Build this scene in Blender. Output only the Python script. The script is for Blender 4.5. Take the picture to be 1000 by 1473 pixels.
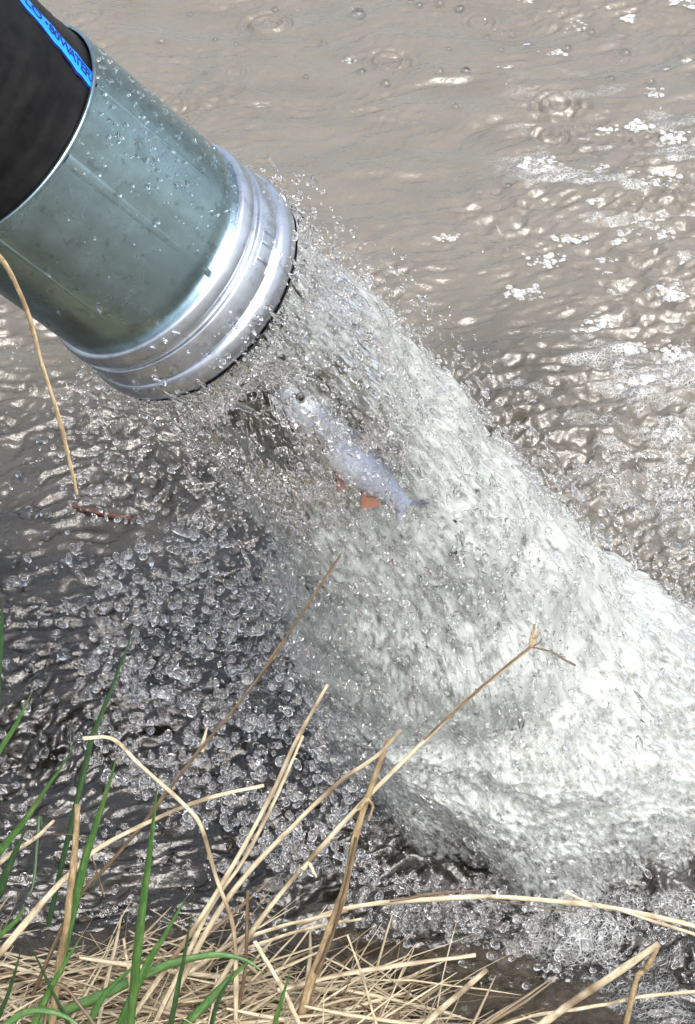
import bpy, bmesh, math, random
import numpy as np
from mathutils import Vector, Matrix

rad = math.radians
S = bpy.context.scene
for o in list(bpy.data.objects):
    bpy.data.objects.remove(o)
COL = S.collection

# ------------------------------------------------------------------ camera
CAM_H, DEP, FPX = 1.5, rad(40), 2954.0
cd = bpy.data.cameras.new('camera')
cam = bpy.data.objects.new('camera', cd); COL.objects.link(cam)
cam.location = (0, 0, CAM_H); cam.rotation_euler = (rad(90) - DEP, 0, 0)
cd.sensor_fit = 'VERTICAL'; cd.sensor_height = 36.0; cd.lens = 36.0 * FPX / 1473.0
cd.clip_start = 0.05; cd.clip_end = 2000
cd.dof.use_dof = False
S.camera = cam

# ------------------------------------------------------------------ sky and sun
SUN_EL, SUN_AZ = rad(60), rad(155)          # azimuth from +Y towards +X
w = bpy.data.worlds.new('World'); S.world = w; w.use_nodes = True
nt = w.node_tree; nt.nodes.clear()
sky = nt.nodes.new('ShaderNodeTexSky'); sky.sky_type = 'NISHITA'; sky.sun_disc = False
sky.sun_elevation = SUN_EL; sky.sun_rotation = SUN_AZ
sky.air_density = 1.0; sky.dust_density = 6.0; sky.ozone_density = 1.0
bg = nt.nodes.new('ShaderNodeBackground'); bg.inputs['Strength'].default_value = 0.15
wo = nt.nodes.new('ShaderNodeOutputWorld')
bw = nt.nodes.new('ShaderNodeRGBToBW'); ov = nt.nodes.new('ShaderNodeMix'); ov.data_type = 'RGBA'; ov.inputs[0].default_value = .50   # thin overcast
nt.links.new(sky.outputs[0], bw.inputs[0]); nt.links.new(sky.outputs[0], ov.inputs[6]); nt.links.new(bw.outputs[0], ov.inputs[7])
nt.links.new(ov.outputs[2], bg.inputs[0]); nt.links.new(bg.outputs[0], wo.inputs[0])
sd = bpy.data.lights.new('sun', 'SUN'); sd.energy = .8; sd.angle = rad(50); sd.color = (1, .98, .95)
sun = bpy.data.objects.new('sun', sd); COL.objects.link(sun)
sv = Vector((math.sin(SUN_AZ) * math.cos(SUN_EL), math.cos(SUN_AZ) * math.cos(SUN_EL), math.sin(SUN_EL)))
sun.rotation_euler = sv.to_track_quat('Z', 'Y').to_euler()
sun.location = sv * 10

S.view_settings.view_transform = 'Standard'; S.view_settings.look = 'None'
S.view_settings.gamma = 1.0; S.view_settings.exposure = 1.25
S.view_settings.use_curve_mapping = False
S.render.engine = 'CYCLES'
cy = S.cycles
cy.use_adaptive_sampling = True; cy.adaptive_threshold = .03
cy.max_bounces = 11; cy.transmission_bounces = 10; cy.glossy_bounces = 6; cy.diffuse_bounces = 4
cy.transparent_max_bounces = 16
cy.sample_clamp_indirect = 6.0; cy.use_denoising = True
cy.blur_glossy = 0.3

# ------------------------------------------------------------------ numeric helpers
rng = np.random.default_rng(7)
random.seed(7)
vf = np.array([0, math.cos(DEP), -math.sin(DEP)]); vu = np.array([0, math.sin(DEP), math.cos(DEP)]); vr = np.array([1., 0, 0])
CAMP = np.array([0, 0, CAM_H])
def ray(px, py):
    px = np.asarray(px, float)[..., None]; py = np.asarray(py, float)[..., None]
    return vf + vr * (px - 500) / FPX + vu * (736.5 - py) / FPX
def at(px, py, depth):
    return CAMP + ray(px, py) * np.asarray(depth, float)[..., None]
def on_z(px, py, z=0.0):
    R = ray(px, py); k = (z - CAM_H) / R[..., 2:3]
    return CAMP + R * k
def proj(p):
    q = np.asarray(p) - CAMP; d = q @ vf
    return 500 + FPX * (q @ vr) / d, 736.5 - FPX * (q @ vu) / d, d

_perm = np.random.default_rng(11).permutation(256).astype(np.int32)
_perm = np.concatenate([_perm, _perm, _perm])
_g = np.random.default_rng(5).normal(size=(256, 3)); _g /= np.linalg.norm(_g, axis=1)[:, None]; _g = _g.astype(np.float32)
def noise3(x, y, z):
    x = np.asarray(x, np.float32); y = np.asarray(y, np.float32); z = np.asarray(z, np.float32)
    x, y, z = np.broadcast_arrays(x, y, z)
    ix = np.floor(x).astype(np.int32); iy = np.floor(y).astype(np.int32); iz = np.floor(z).astype(np.int32)
    fx = x - ix; fy = y - iy; fz = z - iz
    ix &= 255; iy &= 255; iz &= 255
    ux = fx * fx * fx * (fx * (fx * 6 - 15) + 10); uy = fy * fy * fy * (fy * (fy * 6 - 15) + 10); uz = fz * fz * fz * (fz * (fz * 6 - 15) + 10)
    out = 0
    for dx in (0, 1):
        a = _perm[ix + dx]; wx = ux if dx else 1 - ux
        for dy in (0, 1):
            b = _perm[a + iy + dy]; wy = uy if dy else 1 - uy
            for dz in (0, 1):
                h = _perm[b + iz + dz]; wz = uz if dz else 1 - uz
                g = _g[h]
                out = out + wx * wy * wz * (g[..., 0] * (fx - dx) + g[..., 1] * (fy - dy) + g[..., 2] * (fz - dz))
    return out * 1.5
def fbm(x, y, z, octv=3, gain=.5):
    s = 0; a = 1; f = 1
    for i in range(octv):
        s = s + a * noise3(x * f + 13.7 * i, y * f - 7.1 * i, z * f + 3.3 * i); a *= gain; f *= 2.03
    return s
def sstep(a, b, x):
    t = np.clip((x - a) / (b - a), 0, 1); return t * t * (3 - 2 * t)

# ------------------------------------------------------------------ mesh helpers
def mesh_np(name, verts, faces, smooth=True):
    """faces: (n,k) array, one k."""
    verts = np.ascontiguousarray(verts, np.float32); faces = np.ascontiguousarray(faces, np.int32)
    me = bpy.data.meshes.new(name); n, k = faces.shape
    me.vertices.add(len(verts)); me.vertices.foreach_set('co', verts.ravel())
    me.loops.add(n * k); me.loops.foreach_set('vertex_index', faces.ravel())
    me.polygons.add(n); me.polygons.foreach_set('loop_start', np.arange(0, n * k, k, dtype=np.int32))
    me.polygons.foreach_set('loop_total', np.full(n, k, np.int32))
    me.polygons.foreach_set('use_smooth', np.full(n, smooth, bool))
    me.update(calc_edges=True)
    return me
def attr(me, name, vals):
    a = me.attributes.new(name, 'FLOAT', 'POINT'); a.data.foreach_set('value', np.ascontiguousarray(vals, np.float32).ravel())
def grid_faces(nu, nv, wrap=False):
    i = np.arange(nu - 1)[:, None]; j = np.arange(nv if wrap else nv - 1)[None, :]
    j2 = (j + 1) % nv
    a = i * nv + j; b = (i + 1) * nv + j; c = (i + 1) * nv + j2; d = i * nv + j2
    return np.stack([a, b, c, d], -1).reshape(-1, 4)
def obj(name, me, mat, parent=None):
    o = bpy.data.objects.new(name, me); COL.objects.link(o)
    if mat is not None and me is not None:
        me.materials.clear(); me.materials.append(mat)
    if parent is not None: o.parent = parent
    return o
def tag(o, label=None, cat=None, group=None, kind=None):
    if label: o['label'] = label
    if cat: o['category'] = cat
    if group: o['group'] = group
    if kind: o['kind'] = kind
    return o
def empty(name, loc=(0, 0, 0)):
    o = bpy.data.objects.new(name, None); COL.objects.link(o); o.location = loc; o.empty_display_size = .02
    return o
def ico(sub):
    bm = bmesh.new(); bmesh.ops.create_icosphere(bm, subdivisions=sub, radius=1.0)
    v = np.array([x.co[:] for x in bm.verts]); f = np.array([[y.index for y in p.verts] for p in bm.faces]); bm.free()
    return v, f
ICO = {k: ico(k) for k in (1, 2, 3)}
def blob_mesh(name, cen, rads, sub, dirs=None, stretch=None, wob=0.12):
    """many small droplets in one mesh; dirs/stretch elongate each along a direction."""
    V, Fc = ICO[sub]; n = len(cen)
    P = V[None] * rads[:, None, None]
    if wob:
        sc = 1 + wob * rng.normal(size=(n, 1, 3)); P = P * sc
    if dirs is not None:
        d = (P @ dirs[:, :, None])                     # n,m,1
        P = P + d * dirs[:, None, :] * (stretch[:, None, None] - 1)
    P = P + cen[:, None, :]
    F2 = Fc[None] + (np.arange(n) * len(V))[:, None, None]
    return mesh_np(name, P.reshape(-1, 3), F2.reshape(-1, 3))
def tube_np(pts, radii, seg=6, flat=None, cap=True, up=(0, 0, 1)):
    """tapered tube along a polyline; flat<1 squashes the section."""
    pts = np.asarray(pts, float); n = len(pts)
    T = np.gradient(pts, axis=0); T /= np.linalg.norm(T, axis=1)[:, None] + 1e-12
    N = np.cross(T, np.asarray(up, float)); N /= np.linalg.norm(N, axis=1)[:, None] + 1e-9
    B = np.cross(T, N)
    ph = np.arange(seg) / seg * 2 * np.pi
    r = np.asarray(radii, float)[:, None, None]; fl = 1.0 if flat is None else flat
    V = pts[:, None] + r * (np.cos(ph)[None, :, None] * N[:, None] + fl * np.sin(ph)[None, :, None] * B[:, None])
    F = grid_faces(n, seg, True)
    return V.reshape(-1, 3), F
def spline(P, n):
    """Catmull-Rom through control points."""
    P = np.asarray(P, float); P = np.vstack([2 * P[0] - P[1], P, 2 * P[-1] - P[-2]])
    m = len(P) - 3; t = np.linspace(0, m - 1e-6, n); i = t.astype(int); f = (t - i)[:, None]
    a, b, c, d = P[i], P[i + 1], P[i + 2], P[i + 3]
    return .5 * (2 * b + (c - a) * f + (2 * a - 5 * b + 4 * c - d) * f ** 2 + (3 * b - a - 3 * c + d) * f ** 3)

# ------------------------------------------------------------------ material helpers
def new_mat(name):
    m = bpy.data.materials.new(name); m.use_nodes = True; t = m.node_tree
    return m, t, t.nodes['Principled BSDF'], t.nodes['Material Output']
def N(t, kind, **kw):
    n = t.nodes.new(kind)
    for k, v in kw.items():
        if k.startswith('i_'): n.inputs[k[2:].replace('_', ' ')].default_value = v
        else: setattr(n, k, v)
    return n
def ramp(t, fac, stops):
    n = t.nodes.new('ShaderNodeValToRGB'); e = n.color_ramp.elements
    while len(e) < len(stops): e.new(.5)
    for s, (p, c) in zip(e, stops):
        s.position = p; s.color = (c[0], c[1], c[2], 1) if not isinstance(c, (int, float)) else (c, c, c, 1)
    if fac is not None: t.links.new(fac, n.inputs[0])
    return n
def objco(t, scale=(1, 1, 1)):
    tc = N(t, 'ShaderNodeTexCoord'); mp = N(t, 'ShaderNodeMapping'); mp.inputs['Scale'].default_value = scale
    t.links.new(tc.outputs['Object'], mp.inputs[0]); return mp.outputs[0]
def noise_n(t, vec, scale, detail=3, rough=.55, dist=0):
    n = N(t, 'ShaderNodeTexNoise'); n.inputs['Scale'].default_value = scale; n.inputs['Detail'].default_value = detail
    n.inputs['Roughness'].default_value = rough; n.inputs['Distortion'].default_value = dist
    t.links.new(vec, n.inputs['Vector']); return n.outputs['Fac']
def mixc(t, fac, a, b):
    n = N(t, 'ShaderNodeMix', data_type='RGBA')
    for k, v in ((0, fac), (6, a), (7, b)):
        if hasattr(v, 'is_linked') or hasattr(v, 'links'): t.links.new(v, n.inputs[k])
        else: n.inputs[k].default_value = v if k == 0 else (v[0], v[1], v[2], 1)
    return n.outputs[2]
def math_n(t, op, a, b=None, clamp=False):
    n = N(t, 'ShaderNodeMath', operation=op, use_clamp=clamp)
    for k, v in ((0, a), (1, b)):
        if v is None: continue
        if hasattr(v, 'links'): t.links.new(v, n.inputs[k])
        else: n.inputs[k].default_value = v
    return n.outputs[0]
def attr_n(t, name):
    n = N(t, 'ShaderNodeAttribute'); n.attribute_name = name; return n.outputs['Fac']
def bump(t, h, bsdf, strength, dist=.001):
    b = N(t, 'ShaderNodeBump'); b.inputs['Strength'].default_value = strength; b.inputs['Distance'].default_value = dist
    t.links.new(h, b.inputs['Height']); t.links.new(b.outputs[0], bsdf.inputs['Normal']); return b

def mat_water():
    m, t, b, out = new_mat('murky_water')
    co = objco(t)
    silt = attr_n(t, 'silt'); foam = attr_n(t, 'foam')
    n1 = noise_n(t, co, 9, 4, .6); n2 = noise_n(t, co, 60, 3)
    body = mixc(t, silt, (.008, .0078, .0072), (.165, .152, .128))
    body = mixc(t, math_n(t, 'MULTIPLY', n1, .28), body, (.050, .040, .020))
    # froth: pale bubbles that crowd together until they merge
    masks = []
    for sc in (240, 120):
        v = N(t, 'ShaderNodeTexVoronoi'); v.inputs['Scale'].default_value = sc; t.links.new(co, v.inputs['Vector'])
        lim = math_n(t, 'ADD', math_n(t, 'MULTIPLY', foam, 1.05), math_n(t, 'MULTIPLY', math_n(t, 'SUBTRACT', n2, .62), .9))
        masks.append(math_n(t, 'MULTIPLY', math_n(t, 'SUBTRACT', lim, v.outputs['Distance']), 5.0, True))
    full = math_n(t, 'MAXIMUM', masks[0], math_n(t, 'MULTIPLY', masks[1], .85))
    lace = None                                       # thin froth: a lace of bubble walls
    for sc in (150, 310):
        v = N(t, 'ShaderNodeTexVoronoi'); v.feature = 'DISTANCE_TO_EDGE'; v.inputs['Scale'].default_value = sc; t.links.new(co, v.inputs['Vector'])
        l_ = math_n(t, 'MULTIPLY', math_n(t, 'SUBTRACT', math_n(t, 'MULTIPLY', math_n(t, 'SUBTRACT', foam, .22), math_n(t, 'MULTIPLY', n2, .55)), v.outputs['Distance']), 9.0, True)
        lace = l_ if lace is None else math_n(t, 'MAXIMUM', lace, l_)
    gate = math_n(t, 'MULTIPLY', math_n(t, 'SUBTRACT', foam, .62), 2.4, True)
    fm = math_n(t, 'MAXIMUM', math_n(t, 'MULTIPLY', full, gate), math_n(t, 'MULTIPLY', lace, .8))
    col = mixc(t, fm, body, (.46, .485, .485))
    t.links.new(col, b.inputs['Base Color'])
    r = math_n(t, 'ADD', math_n(t, 'MULTIPLY', fm, .22), .03); t.links.new(r, b.inputs['Roughness'])
    b.inputs['IOR'].default_value = 1.62
    h = math_n(t, 'ADD', math_n(t, 'MULTIPLY', noise_n(t, co, 130, 3, .6), .8), math_n(t, 'MULTIPLY', fm, .5))
    bump(t, h, b, .5, .004)
    return m
def mat_jet():
    m, t, b, out = new_mat('jet_water')
    aer = attr_n(t, 'aer')
    co = objco(t)
    fl = N(t, 'ShaderNodeAttribute'); fl.attribute_name = 'flow'; fv = fl.outputs['Vector']      # runs with the stream, so flecks stretch along it
    nf = noise_n(t, fv, 185, 3, .65); nm = noise_n(t, fv, 45, 3, .6); ns = noise_n(t, fv, 420, 2, .5)
    a = math_n(t, 'ADD', math_n(t, 'MULTIPLY', aer, 1.30), math_n(t, 'MULTIPLY', math_n(t, 'SUBTRACT', nf, .5), 3.2))
    a = math_n(t, 'ADD', a, math_n(t, 'MULTIPLY', math_n(t, 'SUBTRACT', nm, .5), .8), True)
    # air-filled water: milky, light runs through it, wet gloss on top
    b.inputs['Base Color'].default_value = (.395, .42, .405, 1)
    b.inputs['Subsurface Weight'].default_value = 1.0; b.inputs['Subsurface Radius'].default_value = (1, 1, 1); b.inputs['Subsurface Scale'].default_value = .016
    b.inputs['Roughness'].default_value = .07; b.inputs['IOR'].default_value = 1.36
    g = N(t, 'ShaderNodeBsdfPrincipled'); g.inputs['Base Color'].default_value = (.92, .92, .86, 1)
    g.inputs['Transmission Weight'].default_value = 1; g.inputs['Roughness'].default_value = .0; g.inputs['IOR'].default_value = 1.333
    mx = N(t, 'ShaderNodeMixShader'); t.links.new(a, mx.inputs[0]); t.links.new(g.outputs[0], mx.inputs[1]); t.links.new(b.outputs[0], mx.inputs[2])
    t.links.new(mx.outputs[0], out.inputs['Surface'])
    bb = bump(t, math_n(t, 'ADD', nf, math_n(t, 'MULTIPLY', ns, .35)), b, .5, .004); t.links.new(bb.outputs[0], g.inputs['Normal'])
    return m
def mat_drop():
    m, t, b, out = new_mat('clear_drop')
    b.inputs['Base Color'].default_value = (1, 1, 1, 1); b.inputs['Transmission Weight'].default_value = 1.0
    b.inputs['Roughness'].default_value = 0.0; b.inputs['IOR'].default_value = 1.333
    return m
def mat_bubble(name='bubble_film', white=.0):
    m, t, b, out = new_mat(name)
    b.inputs['Base Color'].default_value = (.8, .82, .82, 1); b.inputs['Roughness'].default_value = .03; b.inputs['IOR'].default_value = 1.5
    tr = N(t, 'ShaderNodeBsdfTransparent'); lw = N(t, 'ShaderNodeLayerWeight'); lw.inputs['Blend'].default_value = .45
    f = math_n(t, 'ADD', math_n(t, 'POWER', lw.outputs['Facing'], 2.0), .06 + white, True)
    mx = N(t, 'ShaderNodeMixShader'); t.links.new(f, mx.inputs[0]); t.links.new(tr.outputs[0], mx.inputs[1])
    gl = N(t, 'ShaderNodeBsdfGlossy'); gl.inputs['Roughness'].default_value = .03; gl.inputs['Color'].default_value = (.95, .97, 1, 1)
    if white > 0:
        t.links.new(b.outputs[0], mx.inputs[2])
    else:
        t.links.new(gl.outputs[0], mx.inputs[2])
    t.links.new(mx.outputs[0], out.inputs['Surface'])
    return m
def mat_steel(name, colr, rough, metal, streak=True, dirt=(.10, .10, .07)):
    m, t, b, out = new_mat(name)
    co = objco(t); cs = objco(t, (1, 1, .12))
    n1 = noise_n(t, cs, 40, 4, .6); n2 = noise_n(t, co, 120, 3, .6); n3 = noise_n(t, co, 14, 4, .6)
    c = mixc(t, ramp(t, n1, [(.35, 0), (.75, .8)]).outputs[0], colr, tuple(x * .62 for x in colr))
    c = mixc(t, ramp(t, n3, [(.50, 0), (.75, .6)]).outputs[0], c, dirt)
    sp = ramp(t, n2, [(.58, 0), (.68, 1)])
    c = mixc(t, math_n(t, 'MULTIPLY', sp.outputs[0], .32), c, dirt)
    t.links.new(c, b.inputs['Base Color']); b.inputs['Metallic'].default_value = metal
    r = math_n(t, 'ADD', math_n(t, 'MULTIPLY', n3, .25), rough - .1); t.links.new(r, b.inputs['Roughness'])
    bump(t, n2, b, .12, .001)
    return m
def mat_simple(name, c, rough=.5, var=.3, scale=60, bumpd=.0008, spec=.5, c2=None):
    m, t, b, out = new_mat(name); co = objco(t)
    n = noise_n(t, co, scale, 4, .6)
    cc = mixc(t, ramp(t, n, [(.3, 0), (.7, 1)]).outputs[0], c, c2 if c2 else tuple(x * (1 - var) for x in c))
    t.links.new(cc, b.inputs['Base Color']); b.inputs['Roughness'].default_value = rough
    b.inputs['Specular IOR Level'].default_value = spec
    bump(t, n, b, .5, bumpd); return m
def mat_stalk(name, c1, c2, c3, rough=.55):
    """dry or green stem: streaks along it come from the 'along' and 'around' attributes."""
    m, t, b, out = new_mat(name)
    oi = N(t, 'ShaderNodeObjectInfo')
    al = attr_n(t, 'along'); ar = attr_n(t, 'around')
    cmb = N(t, 'ShaderNodeCombineXYZ'); t.links.new(math_n(t, 'MULTIPLY', al, 30), cmb.inputs[0]); t.links.new(math_n(t, 'MULTIPLY', ar, 6), cmb.inputs[1])
    t.links.new(math_n(t, 'MULTIPLY', oi.outputs['Random'], 50), cmb.inputs[2])
    n1 = noise_n(t, cmb.outputs[0], 1.2, 4, .65)
    n2 = noise_n(t, cmb.outputs[0], .35, 2)
    c = mixc(t, ramp(t, n1, [(.35, 0), (.65, 1)]).outputs[0], c1, c2)
    c = mixc(t, ramp(t, n2, [(.5, 0), (.72, .85)]).outputs[0], c, c3)
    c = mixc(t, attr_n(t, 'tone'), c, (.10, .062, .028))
    t.links.new(c, b.inputs['Base Color']); b.inputs['Roughness'].default_value = rough
    bump(t, n1, b, .4, .0006)
    return m

M = {
    'water': mat_water(), 'jet': mat_jet(), 'drop': mat_drop(), 'bubble': mat_bubble(), 'froth': mat_bubble('froth_film', .03),
    'sleeve': mat_steel('galvanised_sleeve', (.44, .61, .65), .25, 1.0),
    'ring': mat_steel('coupling_metal', (.72, .78, .86), .28, .95, dirt=(.16, .15, .13)),
    'hose': mat_simple('black_rubber', (.004, .004, .005), .38, .3, 55, .0012, .16, (.012, .012, .012)),
    'blue': mat_simple('blue_stripe', (.01, .26, .95), .35, .25, 90, .0002),
    'navy': mat_simple('navy_print', (.004, .015, .16), .45, .2, 90, .0001),
    'seal': mat_simple('dark_seal', (.02, .02, .022), .5),
    'mud': mat_simple('wet_mud', (.020, .016, .011), .18, .4, 110, .006, .5, (.05, .039, .024)),
    'straw': mat_stalk('dry_straw', (.52, .45, .315), (.33, .265, .16), (.64, .58, .45)),
    'brown': mat_stalk('brown_stem', (.105, .07, .038), (.05, .032, .018), (.21, .155, .09)),
    'tan': mat_stalk('tan_sheath', (.33, .25, .135), (.17, .115, .055), (.47, .38, .23)),
    'green': mat_stalk('green_blade', (.055, .135, .030), (.028, .085, .016), (.11, .19, .055), .4),
    'dark_green': mat_stalk('dark_green_blade', (.020, .058, .018), (.012, .036, .012), (.04, .09, .02), .45),
    'twig': mat_stalk('red_twig', (.12, .045, .03), (.07, .025, .02), (.2, .09, .05)),
}

# ================================================================== LARGE STRUCTURE
# pipe axis and jet path
PIPE_D = 1.6
EXIT = at(297, 427, PIPE_D)          # provisional, drawn back along the axis below
v_ = ray(297, 427); v_ = v_ / np.linalg.norm(v_)
wv = vr * .785 - vu * .62; wv = wv - v_ * (wv @ v_); wv /= np.linalg.norm(wv)
AX = math.cos(rad(54)) * v_ + math.sin(rad(54)) * wv
EXIT = EXIT - AX * .009
V0 = 2.15
def jet_pos(tt): return EXIT + AX * V0 * tt[..., None] + np.array([0, 0, -4.9]) * (tt[..., None] ** 2)
def jet_vel(tt):
    v = AX * V0 + np.array([0, 0, -9.8]) * tt[..., None]; return v / np.linalg.norm(v, axis=-1)[..., None]
_tt = np.linspace(0, .4, 4000); _z = jet_pos(_tt)[:, 2]
T_LAND = float(_tt[np.argmax(_z < 0)]); LAND = jet_pos(np.array(T_LAND))
IX, IY = float(LAND[0]) + .07, float(LAND[1]) + .01

# ---- water sheet: one tensor grid, fine where the pool is near, growing out to the horizon
def axis_pts(a, b, step, far_lo, far_hi, growth=1.25):
    core = np.arange(a, b + step / 2, step); lo = []; s = step; x = a
    while x > far_lo: s *= growth; x -= s; lo.append(x)
    hi = []; s = step; x = b
    while x < far_hi: s *= growth; x += s; hi.append(x)
    return np.array(lo[::-1] + list(core) + hi)
gx = axis_pts(-.60, .60, .0021, -300, 300)
yy = [1.02]
while yy[-1] < 3.25: yy.append(yy[-1] + .0023 * (yy[-1] / 1.4) ** .9)
hi = []; s = yy[-1] - yy[-2]; x = yy[-1]
while x < 600: s *= 1.25; x += s; hi.append(x)
gy = np.array([-3, -1, .2, .7, .9] + yy + hi)
X, Y = np.meshgrid(gx, gy, indexing='ij')
PXL, PYL = None, None
def water_fields(X, Y):
    dx = X - IX; dy = Y - IY; d = np.sqrt(dx * dx + dy * dy); th = np.arctan2(dy, dx)
    fade = 1 / (1 + (np.maximum(np.abs(X) - 1.5, 0) + np.maximum(Y - 4, 0)) * .8)
    near = np.exp(-(d / .38) ** 2)                 # chop round the landing place
    # right-hand side gets more churned water
    right = sstep(-.12, .25, X - .12 * (Y - 1.6)) * np.exp(-((Y - 1.9) / .75) ** 2)
    left = sstep(-.02, -.25, X) * sstep(2.6, 1.9, Y)
    wx = noise3(X * 5, Y * 5, 1.3) * .05; wy = noise3(X * 5, Y * 5, 7.7) * .05
    Xw = X + wx; Yw = Y + wy
    ca, sa = math.cos(rad(14)), math.sin(rad(14))
    U = Xw * ca + Yw * sa; V = -Xw * sa + Yw * ca
    h = .010 * noise3(U * 3.0, V * 7.0, .2) + .0055 * noise3(U * 7, V * 17, 3.1)
    # thin crossing ripples, stretched sideways
    a1 = .0020 + .0044 * right + .0032 * left + .002 * near + .0012 * sstep(3.0, 2.2, Y)
    a1 = a1 * np.clip(.95 + 1.2 * noise3(X * 4.5, Y * 7, 6.6), .55, 1.7)
    rp = 1 - np.sqrt(noise3(U * 15, V * 42, 5.5) ** 2 + .015) * 2
    h = h + a1 * 1.7 * rp
    rp2 = 1 - np.sqrt(noise3(U * 34, V * 78, 9.5) ** 2 + .02) * 2
    h = h + a1 * 1.05 * rp2
    rp3 = noise3(U * 70, V * 150, 4.9)
    h = h + (a1 - .0008) * .55 * rp3
    # waves running out from the jet
    ph = d * 2 * math.pi / .055 + 3.0 * noise3(X * 6, Y * 6, 2.2)
    h = h + .0022 * np.sin(ph) * np.exp(-((d - .35) / .25) ** 2) * (.4 + .6 * noise3(X * 4, Y * 4, 8.8) ** 2 * 3)
    # boiling mound
    ch = fbm(X * 16, Y * 16, 4.4, 3, .55)
    h = h + near * (.016 * ch) + .010 * np.exp(-(d / .2) ** 2)
    rg = 1 - np.abs(noise3(X * 45, Y * 45, 6.1)) * 2
    h = h + (.004 * near + .0022 * right * sstep(.9, .3, d)) * rg
    # single drop rings
    for (px, py, R0, A) in RINGS:
        c = on_z(px, py); rr = np.sqrt((X - c[0]) ** 2 + (Y - c[1]) ** 2)
        h = h + A * np.sin((rr - R0) * 2 * math.pi / (R0 * .48)) * np.exp(-((rr - R0 * .75) / (R0 * .42)) ** 2) * 2.3
    h = h * fade
    # silt: pale over the open pool, darker under the near bank and beside the jet
    s = sstep(1.45, 2.5, Y + .25 * noise3(X * 3, Y * 3, 1.1) + .45 * sstep(-.1, .3, X))
    s = s * (1 - .75 * np.exp(-(((X + .02) / .17) ** 2 + ((Y - 1.62) / .30) ** 2)))
    s = np.clip(s + .18 * noise3(X * 8, Y * 20, 2.7), 0, 1)
    dk = np.exp(-(((X - .20) / .14) ** 2 + ((Y - 2.02) / .17) ** 2))
    s = s * (1 - .55 * dk)
    # froth cover
    de = np.sqrt((np.where(dx < 0, dx / .82, dx / 1.15)) ** 2 + (np.where(dy < 0, dy / .80, dy / .45)) ** 2)
    n = fbm(X * 9, Y * 9, 2.2, 4, .6)
    f = .9 * sstep(.34, .16, de + .09 * n - .03 * sstep(0, .3, dx))
    n2 = fbm(X * 6, Y * 13, 12.2, 4, .6)
    fr = sstep(.02, .42, n2 + .35 * sstep(.10, .42, X - .10 * (Y - 1.6)) - .18) * sstep(.03, .25, X - .05 * (Y - 1.6)) * sstep(3.4, 2.4, Y)
    f = np.maximum(f, .62 * fr)
    f = np.maximum(f, .45 * sstep(.2, .6, fbm(X * 13, Y * 13, 3.2, 3) + .25) * np.exp(-((d - .34) / .12) ** 2))
    churn = np.exp(-(((X - .36) / .16) ** 2 + ((Y - 1.86) / .24) ** 2))        # brown froth beyond the jet
    f = np.maximum(f, .66 * churn * sstep(-.25, .35, fbm(X * 20, Y * 26, 1.2, 3)))
    h = h + .005 * churn * fbm(X * 38, Y * 38, 9.1, 2)
    return h, s, f
RINGS = [(386, 33, .040, .0019), (802, 152, .034, .0018), (792, 196, .028, .0016), (560, 88, .034, .0011), (338, 106, .018, .0009),
         (925, 205, .024, .0011), (690, 30, .024, .0010), (250, 150, .024, .0006), (985, 285, .024, .0012), (120, 20, .03, .0008)]
h, s, f = water_fields(X, Y)
me = mesh_np('water', np.stack([X, Y, h], -1).reshape(-1, 3), grid_faces(*X.shape)); attr(me, 'silt', s); attr(me, 'foam', f)
tag(obj('water', me, M['water']), kind='structure')

# ---- bank: wet mud sloping up towards the viewer
bx_ = axis_pts(-.5, .5, .004, -60, 60); by_ = axis_pts(.9, 1.32, .004, -80, 1.5)
BX, BY = np.meshgrid(bx_, by_, indexing='ij')
def bank_h(X, Y):
    ysh = 1.205 - .10 * sstep(-.05, .35, X) + .03 * noise3(X * 6, 0.3, 4.4)
    t = ysh - Y
    z = np.where(t > 0, .28 * t, .45 * t)
    z = np.minimum(z, .25 + .02 * t)
    return z + .010 * fbm(X * 22, Y * 22, .7, 3) * np.exp(-np.maximum(-t, 0) * 3) + .003 * noise3(X * 90, Y * 90, 1.9)
BZ = bank_h(BX, BY)
me = mesh_np('bank', np.stack([BX, BY, BZ], -1).reshape(-1, 3), grid_faces(*BX.shape))
tag(obj('bank', me, M['mud']), kind='structure')

# ================================================================== PIPE
PIPE = empty('discharge_pipe')
zax = Vector(AX); xax = Vector(tuple(-v_)) ; xax = (xax - zax * xax.dot(zax)).normalized(); yax = zax.cross(xax)
# local +X faces the viewer, local +Z is the flow direction, origin at the middle of the mouth
PIPE.matrix_world = Matrix.Translation(Vector(EXIT)) @ Matrix((xax, yax, zax)).transposed().to_4x4()
tag(PIPE, 'black hose with blue stripe, steel sleeve and shiny coupling pouring out water', 'pipe')
YS = 1.0 if (np.array(yax) @ vu) > 0 else -1.0          # sign of local Y that is up in the picture
def lathe(prof, seg=128, a0=0, a1=2 * math.pi):
    full = abs(a1 - a0 - 2 * math.pi) < 1e-6
    ph = np.linspace(a0, a1, seg, endpoint=not full)
    P = np.array(prof, float)
    V = np.stack([P[:, 1:2] * np.cos(ph), P[:, 1:2] * np.sin(ph) * YS, np.repeat(P[:, 0:1], len(ph), 1)], -1)
    return V.reshape(-1, 3), grid_faces(len(P), len(ph), full)
def rounded(prof, r=.0008):
    """double each corner so shading stays crisp"""
    P = np.array(prof, float); out = [P[0]]
    for a, b, c in zip(P[:-2], P[1:-1], P[2:]):
        for q in (a, c):
            L = np.linalg.norm(q - b); out.append(b + (q - b) * min(r / max(L, 1e-9), .4))
    out.append(P[-1]); return out
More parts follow.
